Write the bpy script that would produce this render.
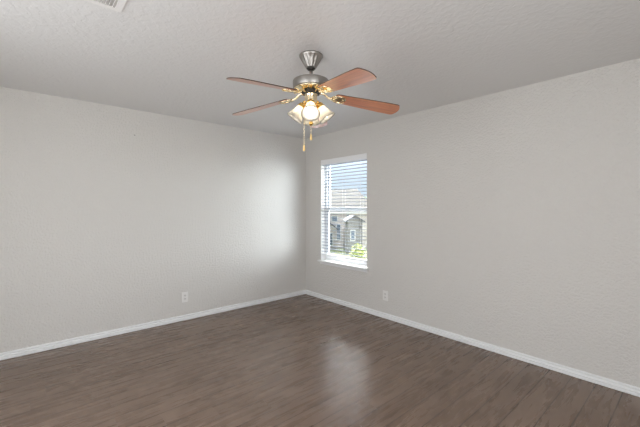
import bpy, bmesh, math, random
from mathutils import Vector, Matrix, noise
PI = math.pi
R = math.radians
random.seed(7)
for o in list(bpy.data.objects):
    bpy.data.objects.remove(o)
scene = bpy.context.scene
COL = scene.collection

# ------------------------------------------------------------------ camera
CAM = Vector((4.132, -3.326, 1.364))
YAW = R(48.73)
cam_d = bpy.data.cameras.new('camera')
cam = bpy.data.objects.new('camera', cam_d)
COL.objects.link(cam)
cam.location = CAM
cam.rotation_euler = (PI / 2, 0, YAW)
cam_d.sensor_width = 36
cam_d.lens = 36 * 336 / 640
cam_d.shift_y = -6.2 / 640
cam_d.clip_start = 0.02
cam_d.clip_end = 500
scene.camera = cam

# ------------------------------------------------------------------ colour management
scene.view_settings.view_transform = 'Standard'
scene.view_settings.look = 'None'
scene.view_settings.gamma = 1
scene.view_settings.exposure = 0.07
scene.view_settings.use_curve_mapping = False
scene.cycles.use_denoising = True
scene.cycles.max_bounces = 12
scene.cycles.diffuse_bounces = 6
scene.cycles.glossy_bounces = 4
scene.cycles.transmission_bounces = 8
scene.cycles.transparent_max_bounces = 12
scene.cycles.sample_clamp_indirect = 6

# ------------------------------------------------------------------ sky
world = bpy.data.worlds.new('world')
scene.world = world
world.use_nodes = True
nt = world.node_tree
nt.nodes.clear()
wo = nt.nodes.new('ShaderNodeOutputWorld')
bg = nt.nodes.new('ShaderNodeBackground')
tc = nt.nodes.new('ShaderNodeTexCoord')
sp = nt.nodes.new('ShaderNodeSeparateXYZ')
cr = nt.nodes.new('ShaderNodeValToRGB')
nt.links.new(tc.outputs['Generated'], sp.inputs[0])
nt.links.new(sp.outputs['Z'], cr.inputs[0])
e = cr.color_ramp.elements
e[0].position = 0.0; e[0].color = (0.70, 0.80, 0.90, 1)
e[1].position = 0.16; e[1].color = (0.50, 0.68, 0.92, 1)
a = e.new(1.0); a.color = (0.42, 0.60, 0.90, 1)
bg.inputs['Strength'].default_value = 0.95
nt.links.new(cr.outputs[0], bg.inputs[0])
last = bg.outputs[0]
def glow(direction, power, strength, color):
    """broad bright lobe added to the sky to light the room"""
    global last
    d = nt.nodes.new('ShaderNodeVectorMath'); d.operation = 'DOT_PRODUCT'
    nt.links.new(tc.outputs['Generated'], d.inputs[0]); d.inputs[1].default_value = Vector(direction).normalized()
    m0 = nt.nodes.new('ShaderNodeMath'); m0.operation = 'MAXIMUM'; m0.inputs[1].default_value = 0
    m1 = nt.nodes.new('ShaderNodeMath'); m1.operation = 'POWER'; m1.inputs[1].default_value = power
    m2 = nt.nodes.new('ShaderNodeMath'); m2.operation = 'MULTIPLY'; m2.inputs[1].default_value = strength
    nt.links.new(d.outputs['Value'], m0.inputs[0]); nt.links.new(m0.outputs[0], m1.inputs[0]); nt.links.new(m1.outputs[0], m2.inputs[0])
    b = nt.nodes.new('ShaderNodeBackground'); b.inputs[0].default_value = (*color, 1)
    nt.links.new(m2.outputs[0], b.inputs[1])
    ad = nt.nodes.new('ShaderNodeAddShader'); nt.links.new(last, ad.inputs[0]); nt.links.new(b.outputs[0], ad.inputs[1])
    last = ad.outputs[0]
glow((-.46, .49, .74), 20, 135.0, (1.0, 0.96, .92))  # added high lobe, out of view, for the window's reflection on the floor
glow((.66, .72, .20), 3.5, 24.0, (0.90, 0.95, 1.0))  # added side lobe, out of view, to brighten the left wall
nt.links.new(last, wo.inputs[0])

# ------------------------------------------------------------------ sun and fill lamps added at the unseen walls
def sun(direction, strength, angle, color):
    d = bpy.data.lights.new('sun', 'SUN'); d.energy = strength; d.angle = R(angle); d.color = color
    o = bpy.data.objects.new('sun', d); COL.objects.link(o)
    o.rotation_euler = Vector(direction).to_track_quat('Z', 'Y').to_euler()
    o.location = (0, 0, 12)
sun((-0.35, -0.8, 0.9), 1.3, 1.0, (1, 0.96, 0.9))
def area(name, loc, aim, sx, sy, watts, color):
    d = bpy.data.lights.new(name, 'AREA'); d.shape = 'RECTANGLE'; d.size = sx; d.size_y = sy
    d.energy = watts; d.color = color
    o = bpy.data.objects.new(name, d); COL.objects.link(o)
    o.location = loc
    o.rotation_euler = (Vector(aim)).to_track_quat('-Z', 'Y').to_euler()
    return o
area('fill_east', (5.34, -2.95, 1.25), (-1, 0, 0.0), 1.9, 1.9, 44, (.98, 0.985, 1.0))  # added fill lamp, brightens the room from the unseen east side
area('fill_south', (2.6, -4.44, 1.25), (0, 1, 0.0), 2.2, 1.9, 43, (.99, 0.98, .98))  # added fill lamp, brightens the room from the unseen south side

portal = area('window_portal', (.814, .16, 1.32), (0, -1, 0), .9, 1.5, 1, (1, 1, 1))
portal.data.cycles.is_portal = True

# ------------------------------------------------------------------ materials
def mat(name, base=(.8, .8, .8), rough=.5, metal=0.0, spec=.5):
    m = bpy.data.materials.new(name); m.use_nodes = True
    b = m.node_tree.nodes['Principled BSDF']
    b.inputs['Base Color'].default_value = (*base, 1)
    b.inputs['Roughness'].default_value = rough
    b.inputs['Metallic'].default_value = metal
    b.inputs['Specular IOR Level'].default_value = spec
    return m
def N(m, t, **kw):
    n = m.node_tree.nodes.new(t)
    for k, v in kw.items(): setattr(n, k, v)
    return n
def L(m, a, b): m.node_tree.links.new(a, b)
def math_n(m, op, a, b=None):
    n = N(m, 'ShaderNodeMath', operation=op)
    for i, v in enumerate((a, b)):
        if v is None: continue
        if isinstance(v, (int, float)): n.inputs[i].default_value = v
        else: L(m, v, n.inputs[i])
    return n.outputs[0]
def BS(m): return m.node_tree.nodes['Principled BSDF']
def noise_n(m, scale, detail=3, rough=.5, vec=None, dist=0.0):
    n = N(m, 'ShaderNodeTexNoise')
    n.inputs['Scale'].default_value = scale; n.inputs['Detail'].default_value = detail
    n.inputs['Roughness'].default_value = rough; n.inputs['Distortion'].default_value = dist
    if vec is None:
        vec = N(m, 'ShaderNodeTexCoord').outputs['Object']
    L(m, vec, n.inputs['Vector'])
    return n.outputs['Fac']
def bump(m, h, strength, distance):
    b = N(m, 'ShaderNodeBump')
    b.inputs['Strength'].default_value = strength; b.inputs['Distance'].default_value = distance
    L(m, h, b.inputs['Height']); L(m, b.outputs[0], BS(m).inputs['Normal'])
def ramp(m, fac, stops):
    r = N(m, 'ShaderNodeValToRGB'); L(m, fac, r.inputs[0])
    el = r.color_ramp.elements
    el[0].position, el[0].color = stops[0][0], (*stops[0][1], 1)
    el[1].position, el[1].color = stops[-1][0], (*stops[-1][1], 1)
    for p, c in stops[1:-1]:
        x = el.new(p); x.color = (*c, 1)
    return r.outputs[0]

def plaster(name, col, rough, scale, dist, spec=.5):
    m = mat(name, col, rough, 0, spec)
    n1 = noise_n(m, scale, 2.5, .5, dist=.6)
    f = ramp(m, n1, [(.38, (0, 0, 0)), (.62, (1, 1, 1))])
    bump(m, f, .8, dist)
    return m
M_wall = plaster('wall_paint', (.665, .648, .618), .50, 55, .0034, .30)
M_ceil = plaster('ceiling_paint', (.72, .717, .71), .40, 30, .0015, 1.0)
M_trim = mat('white_trim_paint', (.82, .83, .83), .35)
M_vinyl = mat('white_vinyl', (.84, .85, .86), .35)
M_vent = mat('painted_register', (.80, .79, .775), .5)
M_plate = mat('white_plastic', (.80, .79, .77), .35)
M_slot = mat('dark_slot', (.10, .095, .09), .6)
M_nickel = mat('brushed_nickel', (.38, .365, .34), .36, 1.0)
M_brass = mat('polished_brass', (.86, .56, .17), .22, 1.0)
M_mixed = mat('polished_pale_brass', (.92, .80, .56), .16, 1.0)
M_dark = mat('dark_metal', (.05, .045, .04), .45, .6)
M_cord = mat('white_cord', (.80, .79, .77), .6)
M_pull = mat('varnished_pale_wood', (.86, .62, .26), .3)
M_slat = mat('blind_slat_shade_grey', (.22, .245, .29), .75, 0, .15)  # white slats, darkness against the sky put into the grey colour
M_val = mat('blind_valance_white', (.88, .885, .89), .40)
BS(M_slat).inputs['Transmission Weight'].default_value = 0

# brushed grain on nickel
def brushed(m):
    t = N(m, 'ShaderNodeTexCoord'); mp = N(m, 'ShaderNodeMapping'); mp.inputs['Scale'].default_value = (20, 20, 900)
    L(m, t.outputs['Object'], mp.inputs[0])
    f = noise_n(m, 1.0, 2, .5, mp.outputs[0]); bump(m, f, .15, .001)
brushed(M_nickel)

# fan blade veneer: cherry, grain along local X
def blade_wood():
    m = mat('cherry_veneer', (.4, .15, .07), .30, 0, .6)
    t = N(m, 'ShaderNodeTexCoord'); mp = N(m, 'ShaderNodeMapping'); mp.inputs['Scale'].default_value = (3, 45, 20)
    L(m, t.outputs['Object'], mp.inputs[0])
    f = noise_n(m, 1.0, 5, .6, mp.outputs[0], .4)
    c = ramp(m, f, [(.3, (.34, .085, .018)), (.5, (.54, .155, .038)), (.72, (.68, .25, .08))])
    L(m, c, BS(m).inputs['Base Color'])
    BS(m).inputs['Coat Weight'].default_value = 1.0
    BS(m).inputs['Coat Roughness'].default_value = .38
    BS(m).inputs['Coat IOR'].default_value = 1.8
    return m
M_blade = blade_wood()
M_blade_edge = mat('blade_edge_dark_brown', (.09, .05, .035), .5)

# floor: 15 cm laminate planks running along Y
def floor_mat():
    m = mat('dark_laminate', (.1, .07, .05), .34, 0, .5)
    g = N(m, 'ShaderNodeNewGeometry'); s = N(m, 'ShaderNodeSeparateXYZ'); L(m, g.outputs['Position'], s.inputs[0])
    X, Y = s.outputs['X'], s.outputs['Y']
    W, LN = .152, 1.22
    xr = math_n(m, 'DIVIDE', math_n(m, 'ADD', X, .058), W)
    row = math_n(m, 'FLOOR', xr)
    fx = math_n(m, 'FRACT', xr)
    wn = N(m, 'ShaderNodeTexWhiteNoise', noise_dimensions='1D'); L(m, row, wn.inputs['W'])
    jump = math_n(m, 'MULTIPLY', math_n(m, 'GREATER_THAN', row, 7.5), wn.outputs['Value'])
    off = math_n(m, 'ADD', math_n(m, 'MULTIPLY', row, .0885 / LN), jump)
    # joints step 9 cm per row near the left wall, free stagger further right
    yr = math_n(m, 'ADD', math_n(m, 'DIVIDE', math_n(m, 'ADD', Y, 3.90), LN), off)
    seg = math_n(m, 'FLOOR', yr)
    fy = math_n(m, 'FRACT', yr)
    pid = N(m, 'ShaderNodeCombineXYZ'); L(m, row, pid.inputs[0]); L(m, seg, pid.inputs[1])
    w2 = N(m, 'ShaderNodeTexWhiteNoise', noise_dimensions='3D'); L(m, pid.outputs[0], w2.inputs['Vector'])
    tone = w2.outputs['Value']
    # grain
    cv = N(m, 'ShaderNodeCombineXYZ')
    L(m, math_n(m, 'MULTIPLY', X, 22), cv.inputs[0])
    L(m, math_n(m, 'MULTIPLY', Y, 2.4), cv.inputs[1])
    L(m, math_n(m, 'MULTIPLY', tone, 37), cv.inputs[2])
    grain = noise_n(m, 1.0, 6, .62, cv.outputs[0], .4)
    cv2 = N(m, 'ShaderNodeCombineXYZ')
    L(m, math_n(m, 'MULTIPLY', X, 8), cv2.inputs[0])
    L(m, math_n(m, 'MULTIPLY', Y, 3.2), cv2.inputs[1])
    L(m, math_n(m, 'MULTIPLY', tone, 71), cv2.inputs[2])
    blotch = noise_n(m, 1.0, 4, .6, cv2.outputs[0], .9)
    mixv = math_n(m, 'ADD', math_n(m, 'MULTIPLY', grain, .5), math_n(m, 'MULTIPLY', blotch, .5))
    mixv = math_n(m, 'ADD', mixv, math_n(m, 'MULTIPLY', math_n(m, 'SUBTRACT', tone, .5), .12))
    c = ramp(m, mixv, [(.25, (.105, .066, .044)), (.42, (.168, .113, .080)), (.56, (.205, .141, .103)), (.75, (.265, .190, .142))])
    # seams
    ex = math_n(m, 'MINIMUM', fx, math_n(m, 'SUBTRACT', 1.0, fx))
    ey = math_n(m, 'MINIMUM', fy, math_n(m, 'SUBTRACT', 1.0, fy))
    sx = math_n(m, 'LESS_THAN', ex, .022)
    sy = math_n(m, 'LESS_THAN', ey, .0022)
    mx = N(m, 'ShaderNodeMix', data_type='RGBA'); mx.inputs[7].default_value = (.045, .03, .022, 1)
    L(m, math_n(m, 'MULTIPLY', sx, .8), mx.inputs[0]); L(m, c, mx.inputs[6])
    my = N(m, 'ShaderNodeMix', data_type='RGBA'); my.inputs[7].default_value = (.20, .155, .125, 1)
    L(m, math_n(m, 'MULTIPLY', sy, .5), my.inputs[0]); L(m, mx.outputs[2], my.inputs[6])
    L(m, my.outputs[2], BS(m).inputs['Base Color'])
    seam = math_n(m, 'MAXIMUM', sx, sy)
    h = math_n(m, 'ADD', math_n(m, 'MULTIPLY', seam, -1.0), math_n(m, 'MULTIPLY', grain, .12))
    bump(m, h, .35, .0012)
    rr = N(m, 'ShaderNodeMapRange'); L(m, grain, rr.inputs[0])
    rr.inputs[3].default_value = .25; rr.inputs[4].default_value = .30
    L(m, rr.outputs[0], BS(m).inputs['Roughness'])
    return m
M_floor = floor_mat()

def glass_pane():
    m = bpy.data.materials.new('window_glass'); m.use_nodes = True; t = m.node_tree; t.nodes.clear()
    o = t.nodes.new('ShaderNodeOutputMaterial'); mx = t.nodes.new('ShaderNodeMixShader')
    tr = t.nodes.new('ShaderNodeBsdfTransparent'); tr.inputs[0].default_value = (.95, .97, .97, 1)
    gl = t.nodes.new('ShaderNodeBsdfGlossy'); gl.inputs['Roughness'].default_value = .02
    lw = t.nodes.new('ShaderNodeLayerWeight'); lw.inputs[0].default_value = .5
    pw = t.nodes.new('ShaderNodeMath'); pw.operation = 'POWER'; pw.inputs[1].default_value = 5
    ma = t.nodes.new('ShaderNodeMath'); ma.operation = 'MULTIPLY_ADD'; ma.inputs[1].default_value = .6; ma.inputs[2].default_value = .03
    t.links.new(lw.outputs['Facing'], pw.inputs[0]); t.links.new(pw.outputs[0], ma.inputs[0])
    t.links.new(ma.outputs[0], mx.inputs[0]); t.links.new(tr.outputs[0], mx.inputs[1]); t.links.new(gl.outputs[0], mx.inputs[2])
    t.links.new(mx.outputs[0], o.inputs[0])
    return m
M_glass = glass_pane()

def frosted():
    m = bpy.data.materials.new('frosted_white_glass'); m.use_nodes = True; t = m.node_tree; t.nodes.clear()
    o = t.nodes.new('ShaderNodeOutputMaterial'); a1, a2, a3 = [t.nodes.new('ShaderNodeMixShader') for _ in range(3)]
    tl = t.nodes.new('ShaderNodeBsdfTranslucent'); tl.inputs[0].default_value = (.62, .60, .55, 1)
    df = t.nodes.new('ShaderNodeBsdfDiffuse'); df.inputs[0].default_value = (.36, .355, .335, 1)
    gl = t.nodes.new('ShaderNodeBsdfGlossy'); gl.inputs['Roughness'].default_value = .15
    tr = t.nodes.new('ShaderNodeBsdfTransparent'); tr.inputs[0].default_value = (1, .98, .94, 1)
    a1.inputs[0].default_value = .5; a2.inputs[0].default_value = .05; a3.inputs[0].default_value = .04
    t.links.new(tl.outputs[0], a1.inputs[1]); t.links.new(df.outputs[0], a1.inputs[2])
    t.links.new(a1.outputs[0], a2.inputs[1]); t.links.new(tr.outputs[0], a2.inputs[2])
    t.links.new(a2.outputs[0], a3.inputs[1]); t.links.new(gl.outputs[0], a3.inputs[2])
    t.links.new(a3.outputs[0], o.inputs[0])
    return m
M_frost = frosted()
BULB = 32.0
def bulb_mat():
    m = bpy.data.materials.new('lit_bulb'); m.use_nodes = True; t = m.node_tree; t.nodes.clear()
    o = t.nodes.new('ShaderNodeOutputMaterial'); em = t.nodes.new('ShaderNodeEmission')
    em.inputs[0].default_value = (1.0, .88, .72, 1); em.inputs[1].default_value = BULB
    t.links.new(em.outputs[0], o.inputs[0])
    return m
M_bulb = bulb_mat()

# ------------------------------------------------------------------ mesh helpers
def add_box(bm, lo, hi, mtx=None, bevel=0.0):
    lo, hi = Vector(lo), Vector(hi)
    vs = [bm.verts.new((x, y, z)) for x in (lo.x, hi.x) for y in (lo.y, hi.y) for z in (lo.z, hi.z)]
    f = [(0, 1, 3, 2), (4, 6, 7, 5), (0, 4, 5, 1), (2, 3, 7, 6), (0, 2, 6, 4), (1, 5, 7, 3)]
    fs = [bm.faces.new([vs[i] for i in q]) for q in f]
    if bevel:
        es = {ed for q in fs for ed in q.edges}
        r = bmesh.ops.bevel(bm, geom=list(es), offset=bevel, segments=2, affect='EDGES', profile=.5)
        vs = list({v for q in r['faces'] for v in q.verts} | {v for v in vs if v.is_valid})
    if mtx is not None:
        bmesh.ops.transform(bm, matrix=mtx, verts=vs)
    return vs
def add_lathe(bm, prof, seg=48, mtx=None, flute=None, cap0=False, cap1=False):
    rings = []
    for i, (r, z) in enumerate(prof):
        ring = []
        for k in range(seg):
            a = 2 * PI * k / seg
            rr = r * (1 + (flute(i / (len(prof) - 1), a) if flute else 0))
            v = Vector((rr * math.cos(a), rr * math.sin(a), z))
            if mtx is not None: v = mtx @ v
            ring.append(bm.verts.new(v))
        rings.append(ring)
    for a_, b_ in zip(rings, rings[1:]):
        for k in range(seg):
            f = bm.faces.new((a_[k], a_[(k + 1) % seg], b_[(k + 1) % seg], b_[k])); f.smooth = True
    if cap0: bm.faces.new(rings[0][::-1])
    if cap1: bm.faces.new(rings[-1])
def add_tube(bm, pts, r, seg=10, rs=None):
    pts = [Vector(p) for p in pts]; rings = []
    for i, p in enumerate(pts):
        t = (pts[min(i + 1, len(pts) - 1)] - pts[max(i - 1, 0)]).normalized()
        u = t.orthogonal().normalized() if i == 0 else (u - t * u.dot(t)).normalized()
        w = t.cross(u); rad = rs[i] if rs else r
        rings.append([bm.verts.new(p + rad * (math.cos(2 * PI * k / seg) * u + math.sin(2 * PI * k / seg) * w)) for k in range(seg)])
    for a_, b_ in zip(rings, rings[1:]):
        for k in range(seg):
            f = bm.faces.new((a_[k], a_[(k + 1) % seg], b_[(k + 1) % seg], b_[k])); f.smooth = True
    bm.faces.new(rings[0][::-1]); bm.faces.new(rings[-1])
def add_prism(bm, poly, h0, h1, mtx=None, edge_mat=0):
    """poly in XY extruded from z=h0 to z=h1"""
    a_ = [bm.verts.new((x, y, h0)) for x, y in poly]; b_ = [bm.verts.new((x, y, h1)) for x, y in poly]
    bm.faces.new(a_[::-1]); bm.faces.new(b_)
    n = len(poly)
    for k in range(n):
        f = bm.faces.new((a_[k], a_[(k + 1) % n], b_[(k + 1) % n], b_[k])); f.material_index = edge_mat
    if mtx is not None: bmesh.ops.transform(bm, matrix=mtx, verts=a_ + b_)
def obj(name, bm, m, parent=None, loc=None, rot=None):
    bmesh.ops.recalc_face_normals(bm, faces=bm.faces)
    me = bpy.data.meshes.new(name); bm.to_mesh(me); bm.free()
    for x in (m if isinstance(m, (list, tuple)) else [m]): me.materials.append(x)
    o = bpy.data.objects.new(name, me); COL.objects.link(o)
    if parent: o.parent = parent
    if loc is not None: o.location = loc
    if rot is not None: o.rotation_euler = rot
    return o
def empty(name, loc, rz=0.0):
    o = bpy.data.objects.new(name, None); COL.objects.link(o)
    o.empty_display_size = .1
    o.location = loc; o.rotation_euler = (0, 0, rz); return o
def tag(o, label=None, cat=None, group=None, kind=None):
    if label: o['label'] = label
    if cat: o['category'] = cat
    if group: o['group'] = group
    if kind: o['kind'] = kind
    return o
def struct(name, bm, m, parent=None):
    o = obj(name, bm, m, parent)
    if parent is None: o['kind'] = 'structure'
    return o

# ------------------------------------------------------------------ room shell
H = 2.44
XR, YB = 5.25, -4.35       # unseen walls
T = .14
bm = bmesh.new(); add_box(bm, (-T, YB - T, -.12), (XR + T, T, 0)); o_ = struct('floor', bm, M_floor)
bm = bmesh.new(); add_box(bm, (-T, YB - T, H), (XR + T, T, H + .2)); struct('ceiling', bm, M_ceil)
bm = bmesh.new(); add_box(bm, (-T, YB, 0), (0, 0, H)); struct('wall_left', bm, M_wall)
# right wall with the window opening
WX0, WX1, WZ0, WZ1 = .365, 1.262, .578, 2.066
bm = bmesh.new()
add_box(bm, (-T, 0, 0), (WX0, T, H)); add_box(bm, (WX1, 0, 0), (XR + T, T, H))
add_box(bm, (WX0, 0, 0), (WX1, T, WZ0 - .02)); add_box(bm, (WX0, 0, WZ1), (WX1, T, H))
bmesh.ops.remove_doubles(bm, verts=bm.verts, dist=1e-5)
struct('wall_right', bm, M_wall)
# unseen walls, each with an opening added for its fill lamp
def holed(name, axis, pos, a0, a1, h0, h1, z0, z1):
    bm = bmesh.new()
    def bx(u0, u1, w0, w1):
        if axis == 'x': add_box(bm, (pos, u0, w0), (pos + T, u1, w1))
        else: add_box(bm, (u0, pos - T, w0), (u1, pos, w1))
    bx(a0, h0, 0, H); bx(h1, a1, 0, H); bx(h0, h1, 0, z0); bx(h0, h1, z1, H)
    struct(name, bm, M_wall)
holed('wall_east', 'x', XR, YB, 0, -3.9, -2.0, .3, 2.2)
holed('wall_south', 'y', YB, -T, XR, 1.5, 3.7, .3, 2.2)

# unseen blocker added beyond the east opening to keep the sky glow out
bm = bmesh.new(); add_box(bm, (XR + 1.2, YB - 1, -.1), (XR + 1.3, .6, H + .2)); add_box(bm, (XR + T, YB - 1, H), (XR + 1.2, .6, H + .2)); add_box(bm, (XR + T, .4, -.1), (XR + 1.2, .6, H)); add_box(bm, (XR + T, YB - 1, -.1), (XR + 1.2, YB - .8, H))
struct('sky_blocker_east', bm, M_wall)

# baseboards: moulded profile, depth outward from the wall
BP = [(0, .003), (.017, .003), (.018, .016), (.0135, .020), (.0165, .025), (.016, .034), (.008, .039), (.006, .044), (.0125, .050), (.012, .058), (.005, .064), (0, .065)]
def baseboard(name, p0, p1, inward):
    bm = bmesh.new()
    rings = []
    for p in (p0, p1):
        mit = 1 if p is p0 else -1
        rings.append([bm.verts.new((p[0] + inward[0] * d, p[1] + inward[1] * d, z)) for d, z in BP])
    n = len(BP)
    for k in range(n - 1):
        bm.faces.new((rings[0][k], rings[0][k + 1], rings[1][k + 1], rings[1][k]))
    bm.faces.new(rings[0]); bm.faces.new(rings[1])
    return struct(name, bm, M_trim)
baseboard('baseboard_left', (0, YB), (0, 0), (1, 0))
baseboard('baseboard_right', (0, 0), (XR, 0), (0, -1))

# ------------------------------------------------------------------ window_1
w1 = empty('window_1', (WX0, T, WZ0)); w1['kind'] = 'structure'
wd, wh = WX1 - WX0, WZ1 - WZ0
def wpart(name, boxes, m, parent=w1, bevel=.003):
    bm = bmesh.new()
    for lo, hi in boxes: add_box(bm, lo, hi, None, bevel)
    return obj(name, bm, m, parent)
FR = .038
# local: x 0..wd, y 0 (outside face) .. -T (room), z 0..wh
fy0, fy1 = -.055, .0
wpart('window_frame', [((0, fy0, 0), (FR, fy1, wh)), ((wd - FR, fy0, 0), (wd, fy1, wh)),
                       ((FR, fy0, 0), (wd - FR, fy1, FR)), ((FR, fy0, wh - FR), (wd - FR, fy1, wh))], M_vinyl)
mz = 1.335 - WZ0
def sash(z0, z1, y0, y1, rail_top):
    s = wpart('sash', [((FR, y0, z0), (FR + .032, y1, z1)), ((wd - FR - .032, y0, z0), (wd - FR, y1, z1)),
                       ((FR + .032, y0, z0), (wd - FR - .032, y1, z0 + .04)), ((FR + .032, y0, z1 - rail_top), (wd - FR - .032, y1, z1))], M_vinyl)
    bm = bmesh.new(); add_box(bm, (FR + .03, (y0 + y1) / 2 - .002, z0 + .035), (wd - FR - .03, (y0 + y1) / 2 + .002, z1 - .03))
    obj('pane', bm, M_glass, s)
    return s
sash(mz - .022, wh - FR, -.026, -.004, .035)
s2 = sash(FR, mz + .026, -.050, -.028, .046)
bm = bmesh.new(); add_box(bm, (wd / 2 - .03, -.058, mz + .026), (wd / 2 + .03, -.035, mz + .036), None, .002)
obj('sash_lock', bm, M_vinyl, w1)
# stool and apron
bm = bmesh.new(); add_box(bm, (-.035, -T - .045, -.020), (wd + .035, -T + .0, 0), None, .005); add_box(bm, (.001, -T, -.020), (wd - .001, -.055, 0))
obj('window_sill', bm, M_trim, w1)
bm = bmesh.new()
pf = [(0, -.02), (-.024, -.02), (-.022, -.028), (-.014, -.036), (-.014, -.050), (-.008, -.058), (0, -.058)]
rg = [[bm.verts.new((x, -T + d, z)) for d, z in pf] for x in (-.012, wd + .012)]
for k in range(len(pf)): bm.faces.new((rg[0][k], rg[0][(k + 1) % len(pf)], rg[1][(k + 1) % len(pf)], rg[1][k]))
bm.faces.new(rg[0]); bm.faces.new(rg[1])
obj('window_apron', bm, M_trim, w1)

# ------------------------------------------------------------------ horizontal blind (hangs in the opening)
bl = empty('window_blind', (WX0, .0, WZ1)); tag(bl, 'white horizontal slat blind lowered and open in the window', 'blind')
bm = bmesh.new(); add_box(bm, (.002, -.006, -.072), (wd - .002, .004, -.001), None, .002)
add_box(bm, (.002, .004, -.020), (.008, .05, -.001)); add_box(bm, (wd - .008, .004, -.020), (wd - .002, .05, -.001))
obj('valance', bm, M_val, bl)
bm = bmesh.new(); add_box(bm, (.008, .010, -.045), (wd - .008, .058, -.002), None, .002); obj('head_rail', bm, M_slat, bl)
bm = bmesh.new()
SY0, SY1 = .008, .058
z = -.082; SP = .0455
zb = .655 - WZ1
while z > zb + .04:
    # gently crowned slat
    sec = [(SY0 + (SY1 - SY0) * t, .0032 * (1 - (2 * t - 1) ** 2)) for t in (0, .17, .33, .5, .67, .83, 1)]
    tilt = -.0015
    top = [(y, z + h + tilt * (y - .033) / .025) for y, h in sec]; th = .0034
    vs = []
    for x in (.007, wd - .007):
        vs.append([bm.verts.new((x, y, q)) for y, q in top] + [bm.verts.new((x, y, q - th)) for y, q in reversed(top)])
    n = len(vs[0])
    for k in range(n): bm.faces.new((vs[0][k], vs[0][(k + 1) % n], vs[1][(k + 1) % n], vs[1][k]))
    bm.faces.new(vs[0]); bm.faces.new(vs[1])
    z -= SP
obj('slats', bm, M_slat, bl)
bm = bmesh.new(); add_box(bm, (.007, .008, zb), (wd - .007, .058, zb + .018), None, .003); obj('bottom_rail', bm, M_val, bl)
for fx in (.13, .5, .87):
    bm = bmesh.new()
    for y in (.0065, .0595): add_tube(bm, [(wd * fx, y, -.03), (wd * fx, y, zb + .004)], .0011, 5)
    obj('ladder_cord', bm, M_cord, bl)
bm = bmesh.new(); add_tube(bm, [(.085, .001, -.06), (.085, -.004, -.62)], .004, 8); obj('tilt_wand', bm, M_val, bl)

# ------------------------------------------------------------------ ceiling fan
FANX, FANY = 2.301, -1.804
fan = empty('ceiling_fan', (FANX, FANY, H), YAW)
tag(fan, 'brushed nickel five-blade ceiling fan with cherry blades and four lit bell shades', 'ceiling fan')
# canopy
prof = [(.0, -.0005), (.080, -.0005), (.084, -.004), (.084, -.012), (.079, -.018), (.071, -.030), (.062, -.046), (.053, -.062), (.045, -.076), (.039, -.087), (.036, -.093), (.030, -.094), (.026, -.085), (.0, -.08)]
def flute(t, a):
    return .035 * math.cos(14 * a) if .3 < t < .74 else 0
bm = bmesh.new(); add_lathe(bm, prof[1:-1], 112, None, flute, cap0=True); obj('canopy', bm, M_nickel, fan)
bm = bmesh.new(); add_lathe(bm, [(.012, -.110), (.024, -.104), (.031, -.094), (.030, -.086)], 32, cap0=True, cap1=True); obj('hanger_ball', bm, M_dark, fan)
bm = bmesh.new(); add_lathe(bm, [(.0115, -.09), (.0115, -.175)], 24, cap0=True, cap1=True); add_lathe(bm, [(.019, -.163), (.021, -.170), (.024, -.180)], 24, cap0=True, cap1=True); obj('downrod', bm, M_nickel, fan)
# motor housing
bm = bmesh.new()
add_lathe(bm, [(.020, -.176), (.085, -.1775), (.119, -.180), (.126, -.183), (.128, -.188), (.128, -.234), (.125, -.238), (.118, -.240)], 72, cap0=True, cap1=True)
obj('motor_housing', bm, M_nickel, fan)
bm = bmesh.new()
add_lathe(bm, [(.122, -.2385), (.119, -.246), (.108, -.250), (.095, -.250), (.086, -.253), (.070, -.256)], 72, cap0=True, cap1=True)
lp = obj('motor_plate', bm, M_mixed, fan)
lp['label'] = 'polished brass-toned underside plate'
bm = bmesh.new()
add_lathe(bm, [(.060, -.2555), (.062, -.260), (.060, -.272), (.048, -.276)], 48, cap0=True, cap1=True)
for k in range(10):
    a = 2 * PI * k / 10
    add_box(bm, (.055, -.006, -.274), (.067, .006, -.258), Matrix.Rotation(a, 4, 'Z'))
obj('flywheel', bm, M_dark, fan)
# blades and their irons
BA = [12.2 + 72 * k for k in range(5)]
def blade_outline():
    r0, r1 = .175, .668
    pts = []
    n = 14
    def hw(t): return .052 + .018 * min(1, t * 1.25)
    up = [(r0 + .012 + (r1 - .05 - r0) * t, hw(t)) for t in [i / n for i in range(n + 1)]]
    w = hw(1)
    tipc = []
    for i in range(1, 8):                       # softly rounded, bowed tip
        a = PI / 2 * i / 8
        tipc.append((r1 - .038 + .026 * math.sin(a), w - .030 + .030 * math.cos(a)))
    mid = [(r1 - .008 + .008 * (1 - (y / (w - .03)) ** 2), y) for y in [(w - .03) * (1 - i / 5) for i in range(0, 11)]]
    low = [(x, -y) for x, y in reversed(up + tipc)]
    root = [(r0, -.040), (r0 - .004, 0), (r0, .040)]
    return up + tipc + mid + low + root
OUT = blade_outline()
DROOP, PITCH = R(6.8), R(-12.5)
def bmat(ang):
    # blade plane: root height at r=.18 is z=-.294, falls outward; ccw side lower
    return (Matrix.Rotation(R(ang), 4, 'Z') @ Matrix.Translation((.18, 0, -.292)) @ Matrix.Rotation(DROOP, 4, 'Y')
            @ Matrix.Rotation(PITCH, 4, 'X') @ Matrix.Translation((-.18, 0, 0)))
blade0 = iron0 = None
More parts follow.
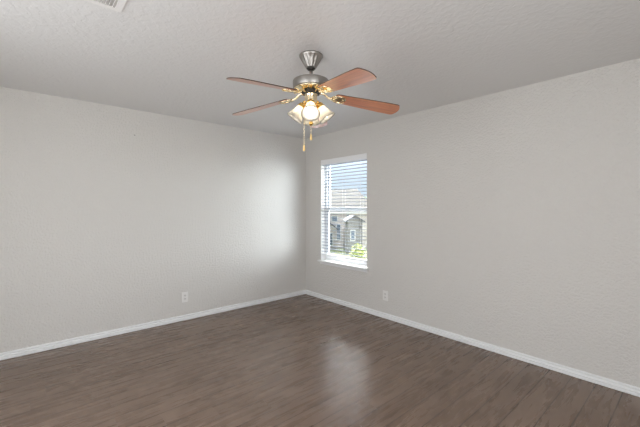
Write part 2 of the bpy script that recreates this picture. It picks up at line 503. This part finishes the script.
for k, ang in enumerate(BA):
    if blade0 is None:
        bm = bmesh.new()
        add_prism(bm, OUT, -.003, .003, None, 1)
        b = blade0 = obj('blade', bm, [M_blade, M_blade_edge], fan)
        # blade iron: scrolled plate under the blade root plus a curved arm to the flywheel
        bm = bmesh.new()
        for sgn in (1, -1):
            path = [(.205 - .045 * math.cos(t * PI) * 1.0 - .0, sgn * (.012 + .028 * math.sin(t * PI * .95)), -.0075) for t in [i / 12 for i in range(13)]]
            add_tube(bm, path, .0055, 8)
            cur = [(.170 + .016 * math.cos(a), sgn * (.020 + .012 * math.sin(a)), -.0075) for a in [i * 2 * PI / 12 for i in range(13)]]
            add_tube(bm, cur, .0038, 6)
        plate = [(.148, -.012), (.165, -.034), (.195, -.042), (.222, -.030), (.252, -.010), (.258, 0), (.252, .010), (.222, .030), (.195, .042), (.165, .034), (.148, .012)]
        add_prism(bm, plate, -.0065, -.0032)
        for x, y in ((.188, .024), (.188, -.024), (.235, 0)):
            add_lathe(bm, [(.006, -.0062), (.006, -.0085), (.003, -.0105)], 12, Matrix.Translation((x, y, 0)), cap0=True, cap1=True)
        inv = bmat(0).inverted()
        armp = [(.058, 0, -.265), (.075, 0, -.263), (.092, 0, -.266), (.108, 0, -.277), (.124, 0, -.290), (.142, 0, -.296), (.160, 0, -.300)]
        add_tube(bm, [inv @ Vector(p) for p in armp], .008, 10, [.011, .010, .008, .0075, .008, .010, .012])
        i_ = iron0 = obj('blade_iron', bm, M_mixed, fan)
        i_['label'] = 'scrolled brass-toned blade bracket'
    else:
        b = blade0.copy(); COL.objects.link(b); b.parent = fan
        i_ = iron0.copy(); COL.objects.link(i_); i_.parent = fan
    b.matrix_local = bmat(ang); i_.matrix_local = bmat(ang)
# switch housing and light fitter
bm = bmesh.new()
add_lathe(bm, [(.046, -.276), (.047, -.280), (.044, -.284), (.044, -.335), (.047, -.339), (.047, -.345), (.040, -.352), (.026, -.362), (.014, -.368), (.010, -.372)], 48, cap0=True, cap1=True)
sh = obj('switch_housing', bm, M_mixed, fan)
bm = bmesh.new()
add_lathe(bm, [(.006, -.37), (.006, -.468)], 16, cap0=True, cap1=True)
obj('centre_stem', bm, M_brass, fan)
bm = bmesh.new()
add_lathe(bm, [(.007, -.462), (.009, -.468), (.015, -.476), (.017, -.484), (.013, -.490), (.007, -.494), (.004, -.500)], 24, cap0=True, cap1=True)
obj('finial', bm, M_brass, fan)
SA = R(35)
for k in range(4):
    a = k * PI / 2
    # frame: +Z of the shade points along the axis, down and outward
    ax = Vector((math.sin(SA) * math.cos(a), math.sin(SA) * math.sin(a), -math.cos(SA)))
    base = Vector((.054 * math.cos(a), .054 * math.sin(a), -.356))
    mt = Matrix.Translation(base) @ ax.to_track_quat('Z', 'Y').to_matrix().to_4x4()
    bm = bmesh.new()
    add_tube(bm, [(.030 * math.cos(a), .030 * math.sin(a), -.325), (.050 * math.cos(a), .050 * math.sin(a), -.328), base - ax * .012], .008, 10)
    add_lathe(bm, [(.012, -.016), (.024, -.012), (.031, -.004), (.033, .006), (.034, .014), (.037, .019), (.033, .021)], 32, mt,
              lambda t, q: .05 * math.cos(8 * q) if t > .5 else 0, cap0=True)
    sc_ = obj('shade_holder', bm, M_brass, fan)
    bm = bmesh.new()
    outer = [(.0285, .004), (.030, .016), (.0335, .030), (.0385, .046), (.0435, .062), (.0480, .078), (.0530, .092), (.0590, .104), (.0650, .112)]
    inner = [(r - .003, z_ + .0005) for r, z_ in outer]
    add_lathe(bm, outer + inner[::-1], 64, mt, lambda t, q: (.007 * math.cos(12 * q)) * max(0, 1 - abs(t - .5) * 5))
    obj('lamp_shade', bm, M_frost, fan)
    bm = bmesh.new()
    add_lathe(bm, [(.004, -.004), (.014, .0), (.014, .028), (.015, .036), (.018, .050), (.0225, .064), (.024, .074), (.0225, .085), (.017, .094), (.009, .099), (.002, .1005)], 32, mt, cap0=True, cap1=True)
    obj('bulb', bm, M_bulb, fan)
# pull chains
def chain(x, y, z0, z1, r=.0014):
    bm = bmesh.new(); add_tube(bm, [(x, y, z0), (x, y, z1)], r, 6)
    n = int((z0 - z1) / .0065)
    for i in range(n):
        zc = z0 - (i + .5) * .0065
        bmesh.ops.create_icosphere(bm, subdivisions=1, radius=.0026, matrix=Matrix.Translation((x, y, zc)))
    c = obj('pull_chain', bm, M_mixed, fan)
    bm = bmesh.new()
    add_lathe(bm, [(.002, z1 + .002), (.005, z1 - .003), (.0065, z1 - .014), (.0085, z1 - .028), (.009, z1 - .036), (.006, z1 - .042), (.002, z1 - .044)], 16, Matrix.Translation((x, y, 0)), cap0=True, cap1=True)
    obj('pull_knob', bm, M_pull, c)
chain(-.048, -.030, -.338, -.640)
chain(0, 0, -.498, -.558)

# ------------------------------------------------------------------ ceiling air register
reg = empty('ceiling_vent', (2.023, -2.93, H)); tag(reg, 'white louvred air register on the ceiling at the upper edge', 'vent')
VW, VD = .37, -.36
bm = bmesh.new()
b_ = .032
for lo, hi in (((0, VD, -.007), (b_, 0, 0)), ((VW - b_, VD, -.007), (VW, 0, 0)), ((b_, -b_, -.007), (VW - b_, 0, 0)), ((b_, VD, -.007), (VW - b_, VD + b_, 0))):
    add_box(bm, lo, hi, None)
obj('vent_frame', bm, M_vent, reg)
bm = bmesh.new()
y = -b_ - .008
while y > VD + b_:
    add_box(bm, (-VW / 2 + b_, -.010, -.0008), (VW / 2 - b_, .010, .0008), Matrix.Translation((VW / 2, y, -.006)) @ Matrix.Rotation(R(35), 4, 'X'))
    y -= .017
obj('louvres', bm, M_vent, reg)
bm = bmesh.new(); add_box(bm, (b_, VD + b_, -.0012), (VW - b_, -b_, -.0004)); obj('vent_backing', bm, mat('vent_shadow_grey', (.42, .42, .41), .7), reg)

# ------------------------------------------------------------------ wall outlets
def outlet(loc, rz, label):
    o = empty('wall_outlet', loc, rz); tag(o, label, 'outlet', 'wall outlets')
    # local: plate in XZ, facing -Y
    bm = bmesh.new(); add_box(bm, (-.038, -.0065, -.061), (.038, 0, .061), None, .0025); obj('cover_plate', bm, M_plate, o)
    for s in (1, -1):
        bm = bmesh.new()
        pts = [(.017 * math.cos(t), .0145 * math.sin(t)) for t in [i * 2 * PI / 20 for i in range(20)]]
        add_prism(bm, pts, .0062, .0085, Matrix.Translation((0, 0, s * .0195)) @ Matrix.Rotation(PI / 2, 4, 'X'))
        rc = obj('receptacle', bm, mat('outlet_face', (.72, .71, .69), .4), o)
        bm = bmesh.new()
        for x in (-.0065, .0065): add_box(bm, (x - .0013, -.0089, s * .0195 - .002), (x + .0013, -.0083, s * .0195 + .007))
        add_box(bm, (-.0022, -.0089, s * .0195 - .0105), (.0022, -.0083, s * .0195 - .006))
        obj('slots', bm, M_slot, rc)
    bm = bmesh.new(); add_lathe(bm, [(.003, -.0063), (.003, -.0075), (.001, -.008)], 10, Matrix.Rotation(-PI / 2, 4, 'X') @ Matrix.Scale(-1, 4, (0, 0, 1)) @ Matrix.Scale(-1, 4, (0, 0, 1)), cap0=True, cap1=True)
    bmesh.ops.transform(bm, matrix=Matrix.Identity(4), verts=bm.verts)
    obj('cover_screw', bm, M_plate, o)
outlet((0, -1.875, .279), PI / 2, 'white duplex outlet low on the left wall')
outlet((1.562, 0, .280), 0, 'white duplex outlet low on the right wall just right of the window')
bm = bmesh.new(); add_lathe(bm, [(.004, 0), (.004, .006), (.007, .007), (.006, .009)], 12, Matrix.Translation((0, -2.42, 2.158)) @ Matrix.Rotation(PI / 2, 4, 'Y'), cap0=True, cap1=True)
tag(obj('wall_nail', bm, M_nickel), 'tiny nail head high on the left wall near the ceiling', 'nail')

# ------------------------------------------------------------------ outdoors
GZ = -2.8
rt = Vector((math.cos(YAW), math.sin(YAW), 0)); fw = Vector((-math.sin(YAW), math.cos(YAW), 0))
def P(px, d, z):
    p = CAM + fw * d + rt * ((px - 320) / 336 * d); return Vector((p.x, p.y, z))
def rough_mat(name, c0, c1, scale, rough=.85, b=0):
    m = mat(name, c0, rough)
    f = noise_n(m, scale, 4, .6); L(m, ramp(m, f, [(.35, c0), (.65, c1)]), BS(m).inputs['Base Color'])
    if b: bump(m, f, .5, b)
    return m
M_lawn = rough_mat('lawn', (.13, .16, .06), (.19, .21, .10), 1.5)
M_bounce = rough_mat('bounce_slab_pale', (.42, .41, .39), (.48, .47, .45), 2)
M_road = rough_mat('asphalt', (.30, .30, .30), (.36, .36, .355), 4)
def brick_mat():
    m = mat('pale_brick', (.5, .45, .42), .85)
    t = N(m, 'ShaderNodeTexCoord'); mp = N(m, 'ShaderNodeMapping'); mp.inputs['Rotation'].default_value = (PI / 2, 0, 0)
    L(m, t.outputs['Object'], mp.inputs[0])
    b = N(m, 'ShaderNodeTexBrick'); L(m, mp.outputs[0], b.inputs[0]); b.inputs['Scale'].default_value = 1
    b.inputs['Brick Width'].default_value = .22; b.inputs['Row Height'].default_value = .075; b.inputs['Mortar Size'].default_value = .008
    b.inputs['Color1'].default_value = (.34, .28, .245, 1); b.inputs['Color2'].default_value = (.43, .38, .345, 1); b.inputs['Mortar'].default_value = (.48, .46, .44, 1)
    L(m, b.outputs[0], BS(m).inputs['Base Color']); return m
M_brick = brick_mat()
def shingle_mat(name, c0, c1):
    m = mat(name, c0, .9)
    t = N(m, 'ShaderNodeTexCoord'); mp = N(m, 'ShaderNodeMapping'); mp.inputs['Scale'].default_value = (2.2, 6, 6)
    L(m, t.outputs['Object'], mp.inputs[0])
    f = noise_n(m, 1.3, 3, .6, mp.outputs[0]); L(m, ramp(m, f, [(.35, c0), (.65, c1)]), BS(m).inputs['Base Color']); return m
M_shingle = shingle_mat('tan_shingles', (.045, .041, .036), (.062, .057, .051))
M_shingle2 = shingle_mat('grey_shingles', (.045, .048, .054), (.065, .068, .074))
M_siding = rough_mat('grey_siding', (.14, .135, .125), (.17, .16, .15), 3)
M_white = mat('white_wall', (.5, .49, .47), .8)
M_winglass = mat('dark_window_glass', (.07, .10, .14), .1)
M_bark = rough_mat('bark', (.16, .12, .09), (.24, .19, .15), 12)
def leaf_mat(name, c0, c1):
    m = mat(name, c0, .6); f = noise_n(m, 5, 3, .6)
    L(m, ramp(m, f, [(.35, c0), (.65, c1)]), BS(m).inputs['Base Color']); return m
M_leafy = leaf_mat('yellow_green_leaves', (.20, .25, .05), (.38, .40, .13))
M_leafd = leaf_mat('green_leaves', (.10, .17, .06), (.22, .30, .12))

bm = bmesh.new()
rm = Matrix.Rotation(YAW, 4, 'Z')
g0 = P(348, 0, 0)
add_box(bm, (-60, 4, GZ - .2), (60, 160, GZ), Matrix.Translation((CAM.x, CAM.y, 0)) @ rm)
struct('ground', bm, M_lawn)
bm = bmesh.new(); add_box(bm, (-60, 19, GZ), (60, 26, GZ + .03), Matrix.Translation((CAM.x, CAM.y, 0)) @ rm)
struct('road', bm, M_road)
bm = bmesh.new(); add_box(bm, (-25, 4.6, GZ), (25, 17, GZ + .04), Matrix.Translation((CAM.x, CAM.y, 0)) @ rm)  # unseen pale slab added to bounce light up to the ceiling
struct('bounce_slab', bm, M_bounce)

def hip_roof(bm, x0, x1, y0, y1, ze, zr, rx0, rx1, ov=.35):
    ym = (y0 + y1) / 2
    a = [bm.verts.new(v) for v in ((x0 - ov, y0 - ov, ze), (x1 + ov, y0 - ov, ze), (x1 + ov, y1 + ov, ze), (x0 - ov, y1 + ov, ze))]
    r0, r1 = bm.verts.new((rx0, ym, zr)), bm.verts.new((rx1, ym, zr))
    bm.faces.new((a[0], a[1], r1, r0)); bm.faces.new((a[1], a[2], r1)); bm.faces.new((a[2], a[3], r0, r1)); bm.faces.new((a[3], a[0], r0)); bm.faces.new(a)
def gable_roof(bm, x0, x1, y0, y1, ze, zr, ov=.3, th=.12):
    """ridge along Y, gable faces -Y"""
    xm = (x0 + x1) / 2
    sl = (zr - ze) / (xm - x0)
    poly = [(x0 - ov, ze - ov * sl), (xm, zr), (x1 + ov, ze - ov * sl), (x1 + ov, ze - ov * sl + th), (xm, zr + th), (x0 - ov, ze - ov * sl + th)]
    f = [bm.verts.new((x, y0 - ov, z)) for x, z in poly]; b = [bm.verts.new((x, y1, z)) for x, z in poly]
    n = 6
    for k in range(n): bm.faces.new((f[k], f[(k + 1) % n], b[(k + 1) % n], b[k]))
    bm.faces.new((f[0], f[1], f[4], f[5])); bm.faces.new((f[1], f[2], f[3], f[4])); bm.faces.new((b[0], b[1], b[4], b[5])); bm.faces.new((b[1], b[2], b[3], b[4]))
def gable_wall(bm, x0, x1, y0, y1, zb_, ze, zr):
    xm = (x0 + x1) / 2
    poly = [(x0, zb_), (x1, zb_), (x1, ze), (xm, zr - .02), (x0, ze)]
    f = [bm.verts.new((x, y0, z)) for x, z in poly]; b = [bm.verts.new((x, y1, z)) for x, z in poly]
    for k in range(5): bm.faces.new((f[k], f[(k + 1) % 5], b[(k + 1) % 5], b[k]))
    bm.faces.new(f); bm.faces.new(b)
def hwin(x, z, w, h, y, parent, arch=False):
    bm = bmesh.new()
    t = .07
    for lo, hi in (((x - w / 2 - t, y - .05, z - t), (x - w / 2, y, z + h + t)), ((x + w / 2, y - .05, z - t), (x + w / 2 + t, y, z + h + t)),
                   ((x - w / 2, y - .05, z - t), (x + w / 2, y, z)), ((x - w / 2, y - .05, z + h), (x + w / 2, y, z + h + t))):
        add_box(bm, lo, hi)
    f = obj('window_frame', bm, M_white, parent)
    bm = bmesh.new(); add_box(bm, (x - w / 2, y - .02, z), (x + w / 2, y - .01, z + h)); obj('pane', bm, M_winglass, f)

# the house across the road (34 m away), local x = to the right, y = away
h1 = empty('neighbour_house', P(348, 34, GZ), YAW)
tag(h1, 'pale brick house with tan hip roof straight across the road', 'house')
E = 3.70   # eave above ground
bm = bmesh.new(); add_box(bm, (-7, 0, 0), (2.6, 8, E)); obj('brick_wall', bm, M_brick, h1)
bm = bmesh.new(); hip_roof(bm, -7, 2.6, 0, 8, E, 6.25, -1.15, 1.35); obj('roof', bm, M_shingle, h1)
bm = bmesh.new(); add_box(bm, (-7.35, -.37, E - .16), (2.95, -.35, E)); obj('fascia', bm, M_white, h1)
# front porch gable with a small grey roof on the left, door block in the middle
bm = bmesh.new(); gable_wall(bm, -2.6, -1.2, -1.2, 0, 0, 2.05, 2.55); obj('porch_wall', bm, M_brick, h1)
bm = bmesh.new(); gable_roof(bm, -2.6, -1.2, -1.2, 0, 2.05, 2.6, .2, .1); obj('porch_roof', bm, M_shingle2, h1)
bm = bmesh.new()
arc = [(-.35, 0), (.38, 0), (.38, 1.75)] + [(.015 + .365 * math.cos(t), 1.75 + .40 * math.sin(t)) for t in [i * PI / 10 for i in range(1, 10)]] + [(-.35, 1.75)]
add_prism(bm, arc, 0, .16, Matrix.Rotation(PI / 2, 4, 'X')); obj('arched_doorway', bm, M_siding, h1)
bm = bmesh.new(); add_box(bm, (-.20, -.18, 0), (.20, -.16, 1.65)); obj('front_door', bm, mat('slate_door', (.16, .20, .26), .5), h1)
hwin(-1.9, .5, .55, 1.1, -1.2, h1); hwin(-.95, .9, .35, 1.5, 0, h1); hwin(.0, 2.65, .14, .8, 0, h1); hwin(-3.6, .9, .9, 1.3, 0, h1); hwin(-1.35, 2.75, .5, .5, 0, h1)
# grey gabled wing house on the right, nearer
h2 = empty('neighbour_garage', P(354, 29, GZ), YAW)
tag(h2, 'grey gabled garage standing in front of the brick house on its right', 'garage')
bm = bmesh.new(); gable_wall(bm, -.55, .72, 0, 3.5, 0, 3.0, 3.38); obj('siding_wall', bm, M_siding, h2)
bm = bmesh.new(); gable_roof(bm, -.55, .72, 0, 3.5, 3.0, 3.38, .22, .1); obj('roof', bm, M_shingle2, h2)
hwin(-.1, 1.35, .3, .8, 0, h2)
bm = bmesh.new(); add_box(bm, (.50, -.16, 2.30), (.62, -.02, 2.58), None, .02); add_box(bm, (.53, -.2, 2.56), (.59, 0, 2.62)); obj('wall_lantern', bm, M_dark, h2)
h3 = empty('far_house', P(368, 48, GZ), YAW)
tag(h3, 'white walled house far behind the grey garage at right', 'house')
bm = bmesh.new(); add_box(bm, (-2.2, 0, 0), (9, 8, 3.4)); obj('wall', bm, M_white, h3)
bm = bmesh.new(); hip_roof(bm, -2.2, 9, 0, 8, 3.4, 5.2, 1.2, 6); obj('roof', bm, M_shingle, h3)

def tree(name, loc, crown_z, rx, rz, n, leaf, m, label, group, seed):
    rnd = random.Random(seed)
    t = empty(name, loc); tag(t, label, 'tree' if 'tree' in name else 'shrub', group)
    bm = bmesh.new()
    tr = max(.03, rx * .08)
    add_tube(bm, [(0, 0, 0), (.02, .01, crown_z * .5), (-.01, .02, crown_z)], tr, 8, [tr, tr * .8, tr * .5])
    for k in range(6):
        a = k * PI / 3 + rnd.random()
        add_tube(bm, [(0, 0, max(.05, crown_z - rz * .7)), (rx * .3 * math.cos(a), rx * .3 * math.sin(a), crown_z), (rx * .65 * math.cos(a), rx * .65 * math.sin(a), crown_z + rz * .3)], tr * .3, 5)
    obj('trunk' if 'tree' in name else 'stem', bm, M_bark, t)
    bm = bmesh.new()
    lobes = [Vector((rnd.uniform(-.5, .5) * rx, rnd.uniform(-.5, .5) * rx, rnd.uniform(-.5, .55) * rz)) for _ in range(9)] + [Vector((0, 0, 0))]
    for _ in range(n):
        c = rnd.choice(lobes)
        while True:
            v = Vector((rnd.uniform(-1, 1), rnd.uniform(-1, 1), rnd.uniform(-1, 1)))
            if v.length < 1: break
        v = v.normalized() * (v.length ** .4)
        p = c + Vector((v.x * rx * .55, v.y * rx * .55, v.z * rz * .5)) + Vector((0, 0, crown_z))
        if p.z < .03: continue
        q = Vector((rnd.gauss(0, 1), rnd.gauss(0, 1), rnd.gauss(0, 1) + .8)).normalized().to_track_quat('Z', 'Y').to_matrix()
        s = leaf * rnd.uniform(.6, 1.2)
        bm.faces.new([bm.verts.new(p + q @ Vector((x * s, y * s, .0))) for x, y in ((-1, 0), (0, -.5), (1, 0), (0, .5))])
    obj('foliage', bm, m, t)
tree('small_tree', P(358, 17.5, GZ), 1.55, .62, .75, 2600, .07, M_leafy, 'yellow-green small tree low at the right of the window view', None, 1)
tree('shrub', P(338.5, 19, GZ), .35, .50, .36, 1300, .06, M_leafy, 'yellow-green shrub low at the left of the window view', None, 2)
tree('shrub', P(346, 18, GZ), .30, .38, .32, 900, .06, M_leafd, 'darker green shrub between the yellow-green shrub and small tree', None, 3)
tree('tall_tree', P(331.5, 46, GZ), 5.1, 1.5, 1.6, 2500, .15, M_leafd, 'green tree rising behind the left end of the brick house roof', None, 4)
tree('tall_tree', P(368, 62, GZ), 4.2, 2.2, 2.0, 2500, .18, M_leafd, 'green tree far off beyond the white house', None, 5)
